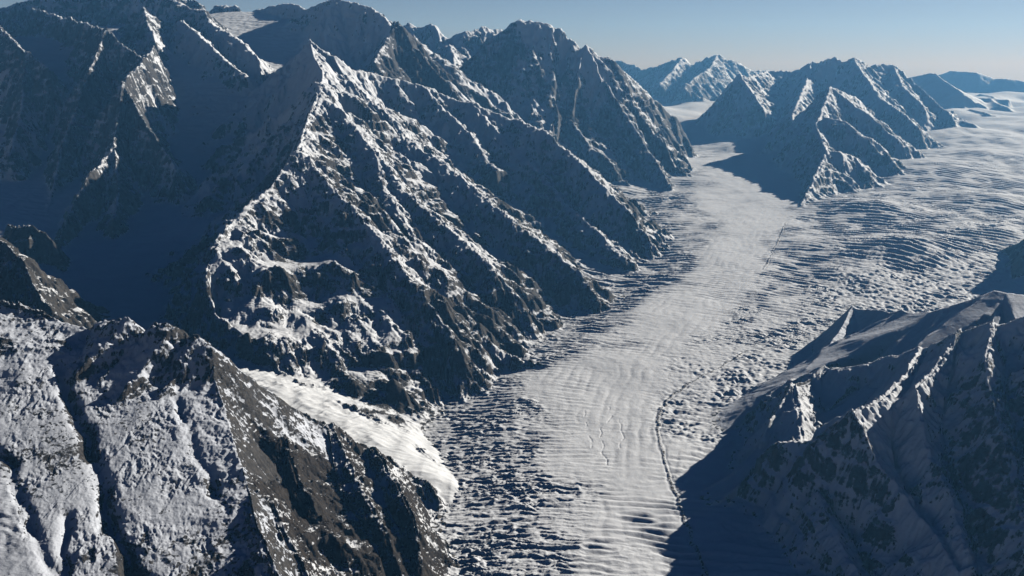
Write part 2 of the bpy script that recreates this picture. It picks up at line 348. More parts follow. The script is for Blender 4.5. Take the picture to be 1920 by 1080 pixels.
# the crest itself must not wander: fade the warp later by distance
tent = np.full(X.shape, -1e4, F32)
best = tent.copy()
dist = np.full(X.shape, 1e4, F32)
mid = np.zeros(X.shape, np.int8)
jagm = np.zeros(X.shape, F32)
SOFT = F32(26.0)
for mass, pts, kl, kr, W, jag in RIDGES:
    pts = np.array(pts)
    segs = []
    pts = list(pts)
    first, last = pts[0], pts[-1]
    for a, b in zip(pts[:-1], pts[1:]):
        zm = max(a[2], b[2]) - float(G0(min(a[1], b[1]))) + 60
        kk = min(kl, kr)
        reach = 0.0
        while reach < 4200 and max(kk - .5, .1) * W * (1 - math.exp(-reach / W)) + min(kk, .5) * reach < zm + 250:
            reach += 50
        y0, y1 = min(a[1], b[1]) - reach, max(a[1], b[1]) + reach
        i0, i1 = np.searchsorted(Ys, [y0, y1])
        if i1 <= i0:
            continue
        x0, x1 = min(a[0], b[0]) - reach, max(a[0], b[0]) + reach
        yl, yh = max(Ys[i0], 1), Ys[min(i1, NY - 1)]
        j0, j1 = np.searchsorted(u, [min(x0 / yl, x0 / yh), max(x1 / yl, x1 / yh)])
        if j1 <= j0:
            continue
        segs.append((a, b, i0, i1, j0, j1, a is first, b is last))
    if not segs:
        continue
    I0 = min(q[2] for q in segs); I1 = max(q[3] for q in segs); J0 = min(q[4] for q in segs); J1 = max(q[5] for q in segs)
    lt = np.full((I1 - I0, J1 - J0), -1e4, F32); ld = np.full(lt.shape, 1e4, F32)
    for a, b, i0, i1, j0, j1, is_a, is_b in segs:
        s = np.s_[i0:i1, j0:j1]
        l = np.s_[i0 - I0:i1 - I0, j0 - J0:j1 - J0]
        a = a.astype(F32); b = b.astype(F32)
        abx, aby = b[0] - a[0], b[1] - a[1]
        L2 = abx * abx + aby * aby + F32(1e-6)
        # distances with the warped position on the flanks, nearer the true one at the crest
        t0 = np.clip(((X[s] - a[0]) * abx + (Y[s] - a[1]) * aby) / L2, 0, 1)
        d0 = np.hypot(X[s] - (a[0] + t0 * abx), Y[s] - (a[1] + t0 * aby))
        f = np.clip(d0 / F32(100), F32(0.25), F32(1))
        qx = X[s] + (wx[s] - X[s]) * f; qy = Y[s] + (wy[s] - Y[s]) * f
        tr_ = ((qx - a[0]) * abx + (qy - a[1]) * aby) / L2
        t = np.clip(tr_, 0, 1)
        ex = qx - (a[0] + t * abx); ey = qy - (a[1] + t * aby)
        d = np.hypot(ex, ey)
        sd = (abx * ey - aby * ex) / (d + F32(1e-3)) / F32(math.sqrt(L2))
        k = F32(kr) + F32(kl - kr) * (F32(0.5) + F32(0.5) * sd)
        if kl != kr:
            over = np.maximum(tr_ - 1, -tr_) * F32(math.sqrt(L2))
            k = k + (F32(max(kl, kr)) - k) * smooth(15, 110, over)
        for is_e, ov in ((is_a, -tr_), (is_b, tr_ - 1)):
            if is_e:
                k = k + np.maximum(F32(1.35) - k, 0) * smooth(15, 110, ov * F32(math.sqrt(L2)))
        z = a[2] + t * (b[2] - a[2]) - np.maximum(k - F32(.5), F32(.1)) * F32(W) * (1 - np.exp(-d / F32(W))) - np.minimum(k, F32(.5)) * d
        m = z > lt[l]
        lt[l][m] = z[m]; ld[l][m] = d[m]
    s = np.s_[I0:I1, J0:J1]
    m = lt > best[s]
    best[s][m] = lt[m]; dist[s][m] = ld[m]; mid[s][m] = MID[mass]; jagm[s][m] = jag
    hi = np.maximum(tent[s], lt); lo = np.minimum(tent[s], lt)
    tent[s] = hi + SOFT * np.log1p(np.exp(np.maximum((lo - hi) / SOFT, F32(-30))))

# the broad near slope: one tilted plane bounded by the crest and the spur
PA, PB, PC = (np.array(P(*q)) for q in ((0, 572, 2415), (395, 682, 2230), (470, 960, 1710)))
PN = np.cross(PB - PA, PC - PA)
PN = PN / PN[2]
sl = np.array([P(*q) for q in ((600, 1250, 1300), (520, 1080, 1520), (478, 980, 1680), (455, 900, 1820), (432, 820, 1980), (425, 790, 2040), (408, 740, 2130), (395, 682, 2230))])
xs_ = np.interp(Ys, sl[:, 1], sl[:, 0]).astype(F32)[:, None]
yc_ = np.interp(X, [PA[0], PB[0]], [PA[1], PB[1]]).astype(F32)
pl = (PA[2] - PN[0] * (X - PA[0]) - PN[1] * (Y - PA[1])).astype(F32) - 3 - F32(1.4) * np.maximum(X - xs_, 0) - F32(1.2) * np.maximum(Y - yc_, 0)
pl += np.exp(-((Y - 2235) / F32(260)) ** 2) * F32(10) * perlin(X / 200, Y / 200, 195)
pl = np.where(Y < 2700, pl, F32(-1e4))
m = pl > best
mid[m] = MID["near_ridge"]; jagm[m] = 8; dist[m] = np.minimum(dist[m], np.hypot(np.minimum(xs_ - X, 0), 2235 - Y)[m])
tent = np.maximum(tent, pl)
# broad cliffy front of the central mountain
QA, QB, QC = (np.array(P(*q)) for q in ((560, 300, 4550), (400, 560, 3280), (690, 800, 2810)))
QN = np.cross(QB - QA, QC - QA)
QN = QN / QN[2]
we = np.array([P(*q) for q in ((720, 830, 2700), (690, 800, 2790), (600, 745, 2870), (525, 700, 2980), (450, 645, 3110), (400, 570, 3270), (385, 510, 3520), (440, 435, 3850), (490, 385, 4100), (555, 300, 4550))])
ee = np.array([P(*q) for q in ((790, 800, 2800), (790, 760, 2920), (800, 690, 3110), (760, 600, 3360), (700, 470, 3750), (620, 345, 4330), (570, 290, 4600))])
wxe = np.interp(Ys, we[:, 1], we[:, 0]).astype(F32)[:, None]
exe = np.interp(Ys, ee[:, 1], ee[:, 0]).astype(F32)[:, None]
pl = (QA[2] - QN[0] * (X - QA[0]) - QN[1] * (Y - QA[1])).astype(F32) - 12 - F32(1.5) * np.maximum(wxe - X, 0) - F32(.6) * np.maximum(X - exe, 0) - F32(1.2) * np.maximum(Y - 4500, 0)
pl += perlin(X / 380, Y / 380, 210) * F32(45) + perlin(X / 170, Y / 170, 211) * F32(26)
pl = np.where((Y > 2500) & (Y < 5200), pl, F32(-1e4))
m = pl > best
mid[m] = MID["central"]; jagm[m] = 10; dist[m] = np.minimum(dist[m], 160)
tent = np.where(pl > tent - 80, np.maximum(tent, pl) + F32(20) * np.log1p(np.exp(-np.abs(tent - pl) / F32(20))), tent)
# crags along crests
crag = np.zeros(X.shape, F32)
for lam, am in ((280, 1.3), (130, 1.1), (60, .9), (28, .6), (14, .35)):
    fade = smooth(1.0, 2.2, lam / cellm)
    crag += (0.55 - np.abs(perlin(X / lam, Y / lam, 20 + lam))) * F32(am) * fade
tent += crag * jagm * np.exp(-dist / F32(130)).astype(F32)

# gullies and ribs running down the fall line
hx, hy = grad(tent)
for _ in range(2):     # soften the direction field
    hx = (hx + np.roll(hx, 3, 0) + np.roll(hx, -3, 0) + np.roll(hx, 3, 1) + np.roll(hx, -3, 1)) / 5
    hy = (hy + np.roll(hy, 3, 0) + np.roll(hy, -3, 0) + np.roll(hy, 3, 1) + np.roll(hy, -3, 1)) / 5
erode = np.zeros(X.shape, F32); ribs = np.zeros(X.shape, F32)
sx, sy = hx.copy(), hy.copy()
steep = smooth(0.15, 0.7, np.hypot(hx, hy))
lam = 620.0
for o in range(7):
    fade = smooth(1.3, 2.8, lam / cellm) * steep
    mag = np.hypot(sx, sy) + 1e-4
    px_, py_ = -sy / mag, sx / mag
    C, S = stripes(X + 17 * o, Y + 31 * o, px_, py_, lam, 1.15, 40 + o)
    am = F32(lam * (0.07, 0.11, 0.13, 0.125, 0.12, 0.11, 0.09)[o])
    env = fade * smooth(0, lam * 0.55, dist + 6)
    shaped = C - F32(0.25) * (1 - np.abs(S))
    erode += shaped * am * env
    if o > 0:
        ribs += C * env * F32(0.9 ** o)
    g = -S * am * F32(2 * math.pi * 1.15 / lam) * env
    sx = sx + g * px_ * F32(.9); sy = sy + g * py_ * F32(.9)
    lam *= 0.52
for lam, am in ((260, 34.0), (100, 19.0), (44, 10.0), (20, 5.0), (9, 2.0)):
    fade = smooth(1.2, 2.6, lam / cellm) * steep
    n = 0.45 - np.abs(perlin(X / lam, (Y + tent * F32(.6)) / lam, 60 + int(lam)))
    erode += n * F32(am) * fade
em = np.ones(64, F32)
for n_, v_ in {"near_ridge": .33, "right_shoulder": .1, "right_wall": .65, "plateau_hills": .3, "nunatak": .3, "dark_spur": .7, "back_peaks": 1.0}.items():
    em[MID[n_]] = v_
emf = em[mid]
mount = tent + erode * emf
wp = perlin(X / 260, Y / 260, 170) * F32(60) + X * F32(.12) + perlin(X / 70, Y / 70, 172) * F32(14)
tmask = steep * np.clip(0.45 + perlin(X / 300, Y / 300, 171) * 1.3, 0, 1)
for T, A_ in ((70.0, .8), (30.0, .75), (13.0, .5)):
    fade = smooth(1.0, 2.2, T / cellm)
    mount += np.sin((mount + wp) * F32(2 * math.pi / T)) * F32(A_ * T / (2 * math.pi)) * tmask * fade * smooth(0, 60, dist) * emf

# ------------------------------------------------------------------ ice surface relief
CTRL = [  # px, py, transverse, chaos, wavelength
    (870, 760, .5, .7, 30), (900, 860, .6, .9, 34), (900, 1000, .6, 1., 38), (960, 800, .6, .7, 32), (980, 940, .7, .9, 36), (1000, 1060, .8, .9, 40),
    (1060, 720, .15, .08, 30), (1080, 850, .25, .1, 30), (1070, 960, .6, .45, 36), (1150, 800, .05, .03, 30), (1170, 700, .05, .04, 30), (1200, 900, .12, .03, 34), (1150, 980, .8, .05, 32), (1150, 1060, 1., .2, 36),
    (1250, 1000, .9, .05, 34), (1210, 1060, 1., .1, 36), (1290, 860, .35, .15, 40), (1310, 780, .3, .7, 44), (1380, 720, .3, .9, 46), (1450, 650, .3, .9, 46), (1330, 680, .1, .35, 46), (1400, 820, .2, .8, 40), (1400, 1000, .7, .3, 44),
    (930, 660, .5, .6, 34), (1000, 640, .6, .6, 36), (1080, 600, 1.2, .6, 48), (1140, 550, 1.4, .6, 52), (1200, 500, 1.4, .6, 56), (1240, 440, 1.4, .6, 58), (1250, 380, 1.2, .5, 58), (1300, 430, .6, .2, 46),
    (1150, 620, .45, .2, 42), (1230, 600, .08, .04, 40), (1300, 580, .1, .03, 40), (1350, 540, .45, .03, 36), (1380, 460, .2, .03, 36), (1420, 420, .1, .02, 36), (1350, 380, .25, .05, 40), (1360, 320, .2, .05, 44), (1310, 270, .6, .3, 60), (1300, 330, .5, .2, 56),
    (1250, 185, .0, .0, 60), (1400, 260, .1, .0, 60), (1440, 340, .1, 0, 60), (1480, 450, .7, .2, 48), (1520, 500, 1.2, .3, 54), (1450, 560, .6, .3, 44), (1420, 600, .2, .6, 50), (1550, 420, 1.2, .4, 58), (1620, 420, 1.2, .6, 62), (1600, 500, .6, .7, 55), (1560, 560, .3, .9, 48),
    (1650, 560, .4, 1., 52), (1750, 530, .5, .9, 55), (1700, 470, 1.2, .7, 62), (1800, 450, 1.2, .7, 62), (1880, 480, .8, .6, 60), (1700, 380, .9, .5, 65), (1800, 350, .9, .3, 75), (1880, 330, .9, .3, 75), (1650, 330, .8, .2, 75), (1750, 290, .8, .1, 80), (1870, 270, .6, .1, 80),
    (1700, 260, .3, .05, 80), (1850, 220, .1, 0, 80), (1800, 190, .02, 0, 80), (1900, 180, 0, 0, 80)]
DIRS = [  # px,py -> px,py flow
    ((1330, 250), (1370, 330)), ((1370, 330), (1400, 400)), ((1400, 400), (1360, 500)), ((1360, 500), (1280, 590)), ((1280, 590), (1180, 690)), ((1180, 690), (1150, 800)), ((1150, 800), (1150, 950)), ((1150, 950), (1160, 1060)),
    ((1250, 400), (1240, 470)), ((1200, 480), (1130, 570)), ((1080, 590), (980, 670)), ((940, 690), (890, 790)), ((890, 790), (890, 900)), ((900, 950), (910, 1060)), ((1900, 300), (1780, 360)), ((1780, 360), (1680, 420)), ((1680, 420), (1600, 480)),
    ((1850, 480), (1700, 540)), ((1600, 500), (1480, 580)), ((1480, 580), (1380, 680)), ((1380, 680), (1310, 790)), ((1310, 790), (1270, 900)), ((1270, 900), (1280, 1050)), ((1700, 300), (1600, 400)), ((1520, 450), (1450, 540))]
cw = []
for px, py, a, b, l in CTRL:
    p = PG(px, py); cw.append((p[0] / p[1], math.log(p[1]), a, b, l))
dw = []
for p, q in DIRS:
    a = PG(*p); b = PG(*q); m = ((a[0] + b[0]) / 2, (a[1] + b[1]) / 2); v = np.array([b[0] - a[0], b[1] - a[1]]); v /= np.linalg.norm(v)
    dw.append((m[0] / m[1], math.log(m[1]), v[0], v[1]))
# evaluate the fields on a coarse grid, then spread to the mesh
cu = np.linspace(-0.9, 1.4, 300); cl = np.linspace(math.log(600), math.log(27000), 260)
CU, CL = np.meshgrid(cu, cl)
TW = np.zeros(CU.shape); TA = np.zeros(CU.shape); TB = np.zeros(CU.shape); TL = np.zeros(CU.shape)
for a, b, c, d_, l in cw:
    wt = 1 / (((CU - a) * 2.2) ** 2 + (CL - b) ** 2 + 0.0004) ** 3
    TW += wt; TA += wt * c; TB += wt * d_; TL += wt * l
TA /= TW; TB /= TW; TL /= TW
VX = np.zeros(CU.shape); VY = np.zeros(CU.shape)
for a, b, c, d_ in dw:
    wt = 1 / (((CU - a) * 2.2) ** 2 + (CL - b) ** 2 + 0.004) ** 1.5
    VX += wt * c; VY += wt * d_
VN = np.hypot(VX, VY); VX /= VN; VY /= VN
lY = np.log(Y)


def spread(T):
    qx = np.clip((U - cu[0]) / (cu[1] - cu[0]), 0, 298.99); qy = np.clip((lY - cl[0]) / (cl[1] - cl[0]), 0, 258.99)
    ix = qx.astype(np.int32); iy = qy.astype(np.int32); fx = (qx - ix).astype(F32); fy = (qy - iy).astype(F32); T = T.astype(F32)
    return (T[iy, ix] * (1 - fx) + T[iy, ix + 1] * fx) * (1 - fy) + (T[iy + 1, ix] * (1 - fx) + T[iy + 1, ix + 1] * fx) * fy


tr, ch, lamf = spread(TA), spread(TB), spread(TL)
fxd, fyd = spread(VX), spread(VY)
brk = perlin(X / 160, Y / 160, 81)
relief = np.zeros(X.shape, F32)
for lv, (l0, l1) in enumerate(((26, 38), (38, 52), (52, 90))):
    lmid = (32, 45, 68)[lv]
    wgt = (smooth(l0 - 7, l0 + 7, lamf) if lv else 1) * (1 - (smooth(l1 - 7, l1 + 7, lamf) if lv < 2 else 0))
    C, S = stripes(X + perlin(X / 90, Y / 90, 82) * F32(12), Y + perlin(X / 90, Y / 90, 83) * F32(12), fxd, fyd, lmid * 2.6, 2.6, 90 + lv)
    crev = -np.power(np.clip(0.5 + 0.5 * C, 0, 1), 2.5) + 0.35 * S
    fade = smooth(1.5, 3.2, lmid / cellm)
    relief += crev * wgt * fade * F32(lmid * 0.3) * tr * np.clip(0.75 + brk, 0.1, 1.5)
ice_rough = np.zeros(X.shape, F32)
lump = smooth(0.33, 0.45, U + perlin(X / 200, Y / 200, 99) * F32(.04)) * smooth(5200, 4600, Y) + smooth(.14, .2, U) * smooth(3700, 3300, Y)
lump = np.clip(lump, 0, 1)
jx = X + perlin(X / 45, Y / 45, 97) * F32(10); jy = Y + perlin(X / 45, Y / 45, 98) * F32(10)
for i_, (lam, am) in enumerate(((44, 9.0), (26, 6.5), (15, 3.6), (8, 1.6))):
    fade = smooth(1.3, 2.8, lam / cellm)
    C, S = stripes(jx, jy, fxd, fyd, lam * 1.15, 1.15, 200 + i_)
    ice_rough += (0.55 - np.abs(C) + 0.25 * S) * F32(am * 0.8) * fade * (1 - lump * F32(.7))
    n = perlin(X / lam * F32(1.1) + 9, Y / lam * F32(1.1), 120 + lam)
    ice_rough += (n * F32(am * .8) - np.clip(n, 0, 1) ** 2 * F32(am)) * fade * (0.45 + lump * F32(.9))
relief += ice_rough * ch * F32(1.1) * np.clip(.85 + perlin(X / 190, Y / 190, 133) * .8 + perlin(X / 70, Y / 70, 134) * .5, .5, 1.6)
relief += (perlin(X / 70, Y / 70, 131) * F32(1.4) + perlin(X / 25, Y / 25, 132) * F32(.5)) * (1 - ch)


fC, fS = stripes(X + perlin(X / 140, Y / 140, 230) * F32(20), Y + perlin(X / 140, Y / 140, 231) * F32(20), -fyd, fxd, 230, 5.0, 232)
relief += (fC * F32(.9) + np.abs(fS) * F32(.7)) * np.clip(1 - ch * 2.2, 0, 1) * smooth(7000, 5000, Y) * np.clip(.6 + perlin(X / 260, Y / 260, 233), .1, 1.2)


def polyline_dist(pts, halo):
    d = np.full(X.shape, 1e4, F32)
    w_ = np.array([PG(*p) for p in pts])
    jx = X + perlin(X / 60, Y / 60, 140) * F32(9); jy = Y + perlin(X / 60, Y / 60, 141) * F32(9)
    for a, b in zip(w_[:-1], w_[1:]):
        i0, i1 = np.searchsorted(Ys, [min(a[1], b[1]) - halo, max(a[1], b[1]) + halo])
        s = np.s_[i0:i1]
        abx, aby = b[0] - a[0], b[1] - a[1]
        t = np.clip(((jx[s] - a[0]) * abx + (jy[s] - a[1]) * aby) / (abx * abx + aby * aby), 0, 1)
        d[s] = np.minimum(d[s], np.hypot(jx[s] - a[0] - t * abx, jy[s] - a[1] - t * aby))
    return d


MORAINE = [(1330, 1090), (1290, 990), (1268, 930), (1250, 880), (1238, 830), (1232, 790), (1240, 765), (1262, 738), (1300, 715), (1350, 690), (1400, 660)]
MORAINE2 = [(1432, 505), (1450, 470), (1464, 440), (1475, 415)]
md = np.minimum(polyline_dist(MORAINE, 300), polyline_dist(MORAINE2, 300) * F32(1.2))
moraine_h = np.exp(-(md / F32(6)) ** 2) * F32(1.2) - np.exp(-((md - 8) / F32(4)) ** 2) * F32(1.4)
CRACKS = [[(1095, 770), (1098, 790), (1106, 808), (1107, 838)], [(1126, 800), (1130, 840), (1142, 880)], [(1160, 785), (1168, 808), (1163, 840)], [(1140, 760), (1145, 775), (1140, 790)]]
crack_h = np.zeros(X.shape, F32)
for c in CRACKS:
    cd = polyline_dist(c, 60)
    crack_h -= np.exp(-(cd / F32(1.5)) ** 2) * F32(2.4) * smooth(-.5, .1, perlin(X / 40, Y / 40, 145))
ice = main + relief + moraine_h + crack_h

# hanging tongue of the side glacier: transverse steps
tC, tS = stripes(X, Y, np.full_like(X, .80), np.full_like(X, -.6), 60, 2.0, 150)
tong = smooth(3300, 2950, Y) * smooth(2350, 2450, Y)
tong_x = smooth(-350, -600, X)
side_s = side + tong * smooth(-130, -230, X) * F32(10) + (tC * F32(3.4) - np.abs(tS) * 5) * tong * smooth(-350, -600, X) + perlin(X / 60, Y / 60, 151) * F32(2.4) - np.abs(perlin(X / 110, Y / 50, 155)) * F32(6) - np.abs(perlin(X / 45, Y / 22, 156)) * F32(2.5) + perlin(X / 24, Y / 24, 152) * F32(.5)
# broken ice and rock bands on the head wall
gsx, gsy = grad(side)
wallness = smooth(0.35, 0.75, np.hypot(gsx, gsy)) * smooth(5200, 5800, Y)
side_s = side_s + wallness * (np.abs(perlin(X / 120, (Y + side) / 70, 153)) * F32(26) + np.abs(perlin(X / 45, (Y + side) / 28, 154)) * F32(12) - 12)

# ------------------------------------------------------------------ put the surfaces together
floor = np.maximum(ice, side_s)
is_side = side_s > ice
hk = F32(24)
dlt = mount - floor
h = np.where(dlt > 0, mount, floor) + np.maximum(hk - np.abs(dlt), 0) ** 2 / (4 * hk)
owner = np.where(dlt > 0, mid, np.where(is_side, 1, 0)).astype(np.int16)
owner = np.where((owner == 1) & (Y > 6350), 2, owner)
owner = np.where((owner == 0) & (md < 5.5 + perlin(X / 35, Y / 35, 142) * 5), 3, owner)

# furrows down the near slope
for pts, wd, dp in (([(112, 690), (122, 735), (158, 800), (188, 890), (206, 980), (250, 1060), (290, 1140)], 16, 24), ([(-30, 790), (7, 853), (50, 960), (95, 1070), (120, 1140)], 12, 12),
                    ([(128, 960), (119, 1010), (115, 1090), (130, 1160)], 12, 12), ([(318, 690), (336, 750), (352, 800), (385, 880), (420, 960)], 11, 11)):
    w_ = []
    for px, py in pts:
        r = np.array(P(px, py, 1000.0)) - np.array((0, 0, H))
        w_.append(np.array((0, 0, H)) + r * (PN @ (PA - np.array((0, 0, H)))) / (PN @ r))
    gd = np.full(X.shape, 1e4, F32)
    sg = np.s_[:np.searchsorted(Ys, 2500)]
    jx_ = X[sg] + perlin(X[sg] / 70, Y[sg] / 70, 180) * F32(13); jy_ = Y[sg] + perlin(X[sg] / 70, Y[sg] / 70, 181) * F32(13)
    for a, b in zip(w_[:-1], w_[1:]):
        abx, aby = b[0] - a[0], b[1] - a[1]
        t = np.clip(((jx_ - a[0]) * abx + (jy_ - a[1]) * aby) / (abx * abx + aby * aby), 0, 1)
        gd[sg] = np.minimum(gd[sg], np.hypot(jx_ - a[0] - t * abx, jy_ - a[1] - t * aby))
    h = h - (np.exp(-(gd / F32(wd)) ** 2) * F32(dp)).astype(F32) * np.clip(.75 + perlin(X / 80, Y / 80, 182) * .8, .45, 1.3) * (owner == MID["near_ridge"])
nearw = (owner == MID["near_ridge"]) | (owner == MID["dark_spur"])
patch = smooth(-.35, .45, perlin(X / 110, Y / 110, 193) + .5 * perlin(X / 40, Y / 40, 194))
led = h + X * F32(.1) + perlin(X / 60, Y / 60, 196) * F32(16) + perlin(X / 18, Y / 18, 197) * F32(4)
ln = math.hypot(PN[0], PN[1])
dn_x, dn_y = F32(PN[0] / ln), F32(PN[1] / ln)
al = (X * dn_x + Y * dn_y) / F32(2.6); ac = -X * dn_y + Y * dn_x          # along and across the fall line
ac = ac + perlin(X / 50, Y / 50, 198) * F32(9)
rough = (-np.abs(perlin(ac / 24, al / 24, 189)) * F32(3.0) - np.abs(perlin(ac / 12, al / 12, 190)) * F32(2.0) - np.abs(perlin(ac / 6, al / 6, 191)) * F32(1.0)
         - np.abs(perlin(X / 7, Y / 7, 199)) * F32(1.5) + perlin(X / 4.5, Y / 4.5, 192) * F32(.7)
         + np.sin(led * F32(2 * math.pi / 15)) * F32(.9) * patch + np.sin(led * F32(2 * math.pi / 7) + 1) * F32(.45))
h = h + rough * np.where(owner == MID["dark_spur"], F32(1.5), (owner == MID["near_ridge"]) * (F32(.35) + patch * F32(.7)))
# rock or snow: steep ground and ribs are bare, gullies and ledges hold snow
gx_, gy_ = grad(h)
slope = np.hypot(gx_, gy_)
bx_, by_ = grad(tent)
bslope = np.hypot(bx_, by_)
big = perlin(X / 340, Y / 340, 160) + 0.6 * perlin(X / 130, Y / 130, 161)
strata = perlin(X / 160, (h * 1.0 + perlin(X / 200, Y / 200, 163) * 40) / 16, 162)
bias = {"near_ridge": .01, "dark_spur": .16, "left_wall": .12, "left_massif": -.02, "central": -.07, "rocky_peak": .18, "flat_top": -.01, "far_peaks": .02,
        "mid_mountain": -.13, "plateau_hills": -.5, "right_shoulder": -.35, "right_wall": -.1, "right_edge": .2, "nunatak": -.4, "back_peaks": -.2}
BARE = [(1005, 52, 9250, 260, -.5), (1070, 120, 8950, 220, -.35), (1130, 160, 8900, 250, -.15), (950, 110, 9000, 260, .15), (1100, 250, 8200, 350, .12), (1010, 230, 8300, 300, -.15),
        (600, 120, 6500, 450, -.25), (580, 70, 7600, 700, -.3), (850, 325, 5400, 160, -.3), (790, 290, 5650, 140, -.3), (560, 480, 3800, 320, .1), (720, 740, 2950, 260, .12), (1060, 530, 4450, 220, .12),
        (960, 600, 3800, 150, .12), (1150, 450, 5200, 200, -.12), (870, 240, 6600, 250, -.2),
        (1690, 830, 2100, 60, -.5), (1740, 930, 1930, 55, -.5), (1775, 1010, 1800, 50, -.5), (1660, 785, 2230, 70, -.5), (1560, 745, 2450, 130, -.3), (1690, 705, 2500, 170, -.25), (1850, 900, 1900, 170, .18), (1430, 950, 2150, 60, -.3),
        (1500, 900, 2200, 90, .1), (380, 100, 7400, 500, -.2)]
bm = np.zeros(64, F32)
for n, v in bias.items():
    bm[MID[n]] = v
medium = perlin(X / 55, (Y + h * F32(.8)) / 38, 164) * F32(.12) + perlin(X / 24, (Y + h * F32(.8)) / 17, 167) * F32(.06)
rock = 0.39 + np.clip(slope - 0.95, -.6, .9) * F32(.30) + ribs * F32(.14) + big * F32(.21) + strata * F32(.12) + medium + bm[np.where(owner >= 10, owner, 0)]
for px, py, yy, rad, v in BARE:
    c = P(px, py, yy)
    rock += F32(v) * np.exp(-((X - c[0]) ** 2 + (Y - c[1]) ** 2) / F32(rad * rad)).astype(F32)
rock += np.where(owner == MID["central"], (450 - h) * F32(.00018), 0)
speck = smooth(.12, .5, perlin(X / 10, Y / 10, 221)) * F32(.17) + smooth(.1, .5, perlin(ac / 30, al / 30, 222)) * F32(.15) * patch + smooth(.1, .45, perlin(X / 5, Y / 5, 223)) * F32(.10)
rock = rock + speck * (owner == MID["near_ridge"])
rock = np.where(owner >= 10, rock, 0)
rock = np.where(owner == 2, 0.25 + (slope - 0.9) * 0.4 + big * .16, rock)
rock = np.where(owner == 1, (0.40 + (slope - 0.9) * 0.4 + big * .25) * wallness, rock)
# debris where rock walls meet the ice
edge = np.maximum(np.exp(-np.abs(dlt) / F32(18)), np.exp(-(lm / F32(30)) ** 2) * .8) * (owner == 0) * smooth(5200, 4200, Y)
rock = np.where(owner == 0, edge * F32(.8) * (0.58 + perlin(X / 14, Y / 14, 165)), rock)
rock = np.where(owner == 3, 0.5 + perlin(X / 8, Y / 8, 166) * .5 - md * F32(.02), rock)
rock = np.clip(rock, 0, 1).astype(F32)

# ------------------------------------------------------------------ materials


def new_mat(name):
    m = bpy.data.materials.new(name)
    m.use_nodes = True
    t = m.node_tree
    b = t.nodes["Principled BSDF"]
    b.inputs["Roughness"].default_value = 0.75
    b.inputs["Specular IOR Level"].default_value = 0.15
    return m, t, b


def noise_node(t, scale, detail, rough=0.55, vec=None):
    n = t.nodes.new("ShaderNodeTexNoise")
    n.inputs["Scale"].default_value = scale
    n.inputs["Detail"].default_value = detail
    n.inputs["Roughness"].default_value = rough
    if vec is not None:
        t.links.new(vec, n.inputs["Vector"])
    return n.outputs["Fac"]


def math_node(t, op, a, b, clamp=False):
    n = t.nodes.new("ShaderNodeMath")
    n.operation = op
    n.use_clamp = clamp
    for i, v in enumerate((a, b)):
        if isinstance(v, (int, float)):
            n.inputs[i].default_value = v
        else:
            t.links.new(v, n.inputs[i])
    return n.outputs[0]


def ramp(t, fac, stops):
    r = t.nodes.new("ShaderNodeValToRGB")
    e = r.color_ramp.elements
    e[0].position, e[0].color = stops[0][0], (*stops[0][1], 1)
    e[1].position, e[1].color = stops[-1][0], (*stops[-1][1], 1)
    for p, c in stops[1:-1]:
        k = e.new(p)
        k.color = (*c, 1)
    t.links.new(fac, r.inputs[0])
    return r.outputs[0]


def mountain_material(name, rock_a, rock_b, snow=(0.83, 0.86, 0.90), fine=0.06):
    m, t, b = new_mat(name)
    geo = t.nodes.new("ShaderNodeNewGeometry")
    pos = geo.outputs["Position"]
    at = t.nodes.new("ShaderNodeAttribute")
    at.attribute_name = "rock"
    mp = t.nodes.new("ShaderNodeMapping")
    mp.inputs["Scale"].default_value = (1, 1, 2.6)
    t.links.new(pos, mp.inputs["Vector"])
    n1 = noise_node(t, fine, 9, 0.72, mp.outputs[0])
    n2 = noise_node(t, fine * 0.2, 4, 0.6, pos)
    v = math_node(t, 'ADD', at.outputs["Fac"], math_node(t, 'MULTIPLY', math_node(t, 'SUBTRACT', n1, 0.5), 0.62))
    fac = ramp(t, v, [(0.455, (0, 0, 0)), (0.555, (1, 1, 1))])
    rc = ramp(t, noise_node(t, fine * 0.5, 8, 0.65, pos), [(0.3, rock_a), (0.7, rock_b)])
    sn = ramp(t, n2, [(0.3, tuple(c * 0.93 for c in snow)), (0.7, snow)])
    mix = t.nodes.new("ShaderNodeMix")
    mix.data_type = 'RGBA'
    t.links.new(fac, mix.inputs["Factor"])
    t.links.new(sn, mix.inputs["A"])
    t.links.new(rc, mix.inputs["B"])
    t.links.new(mix.outputs["Result"], b.inputs["Base Color"])
    bump = t.nodes.new("ShaderNodeBump")
    bump.inputs["Distance"].default_value = 5.0
    bump.inputs["Strength"].default_value = 0.8
    n3 = noise_node(t, fine * 0.3, 6, 0.6, mp.outputs[0])
    n1b = math_node(t, 'ADD', n1, math_node(t, 'MULTIPLY', n3, 2.2))
    hgt = math_node(t, 'MULTIPLY', n1b, math_node(t, 'ADD', math_node(t, 'MULTIPLY', fac, 0.75), 0.25))
    t.links.new(hgt, bump.inputs["Height"])
    t.links.new(bump.outputs[0], b.inputs["Normal"])
    return m


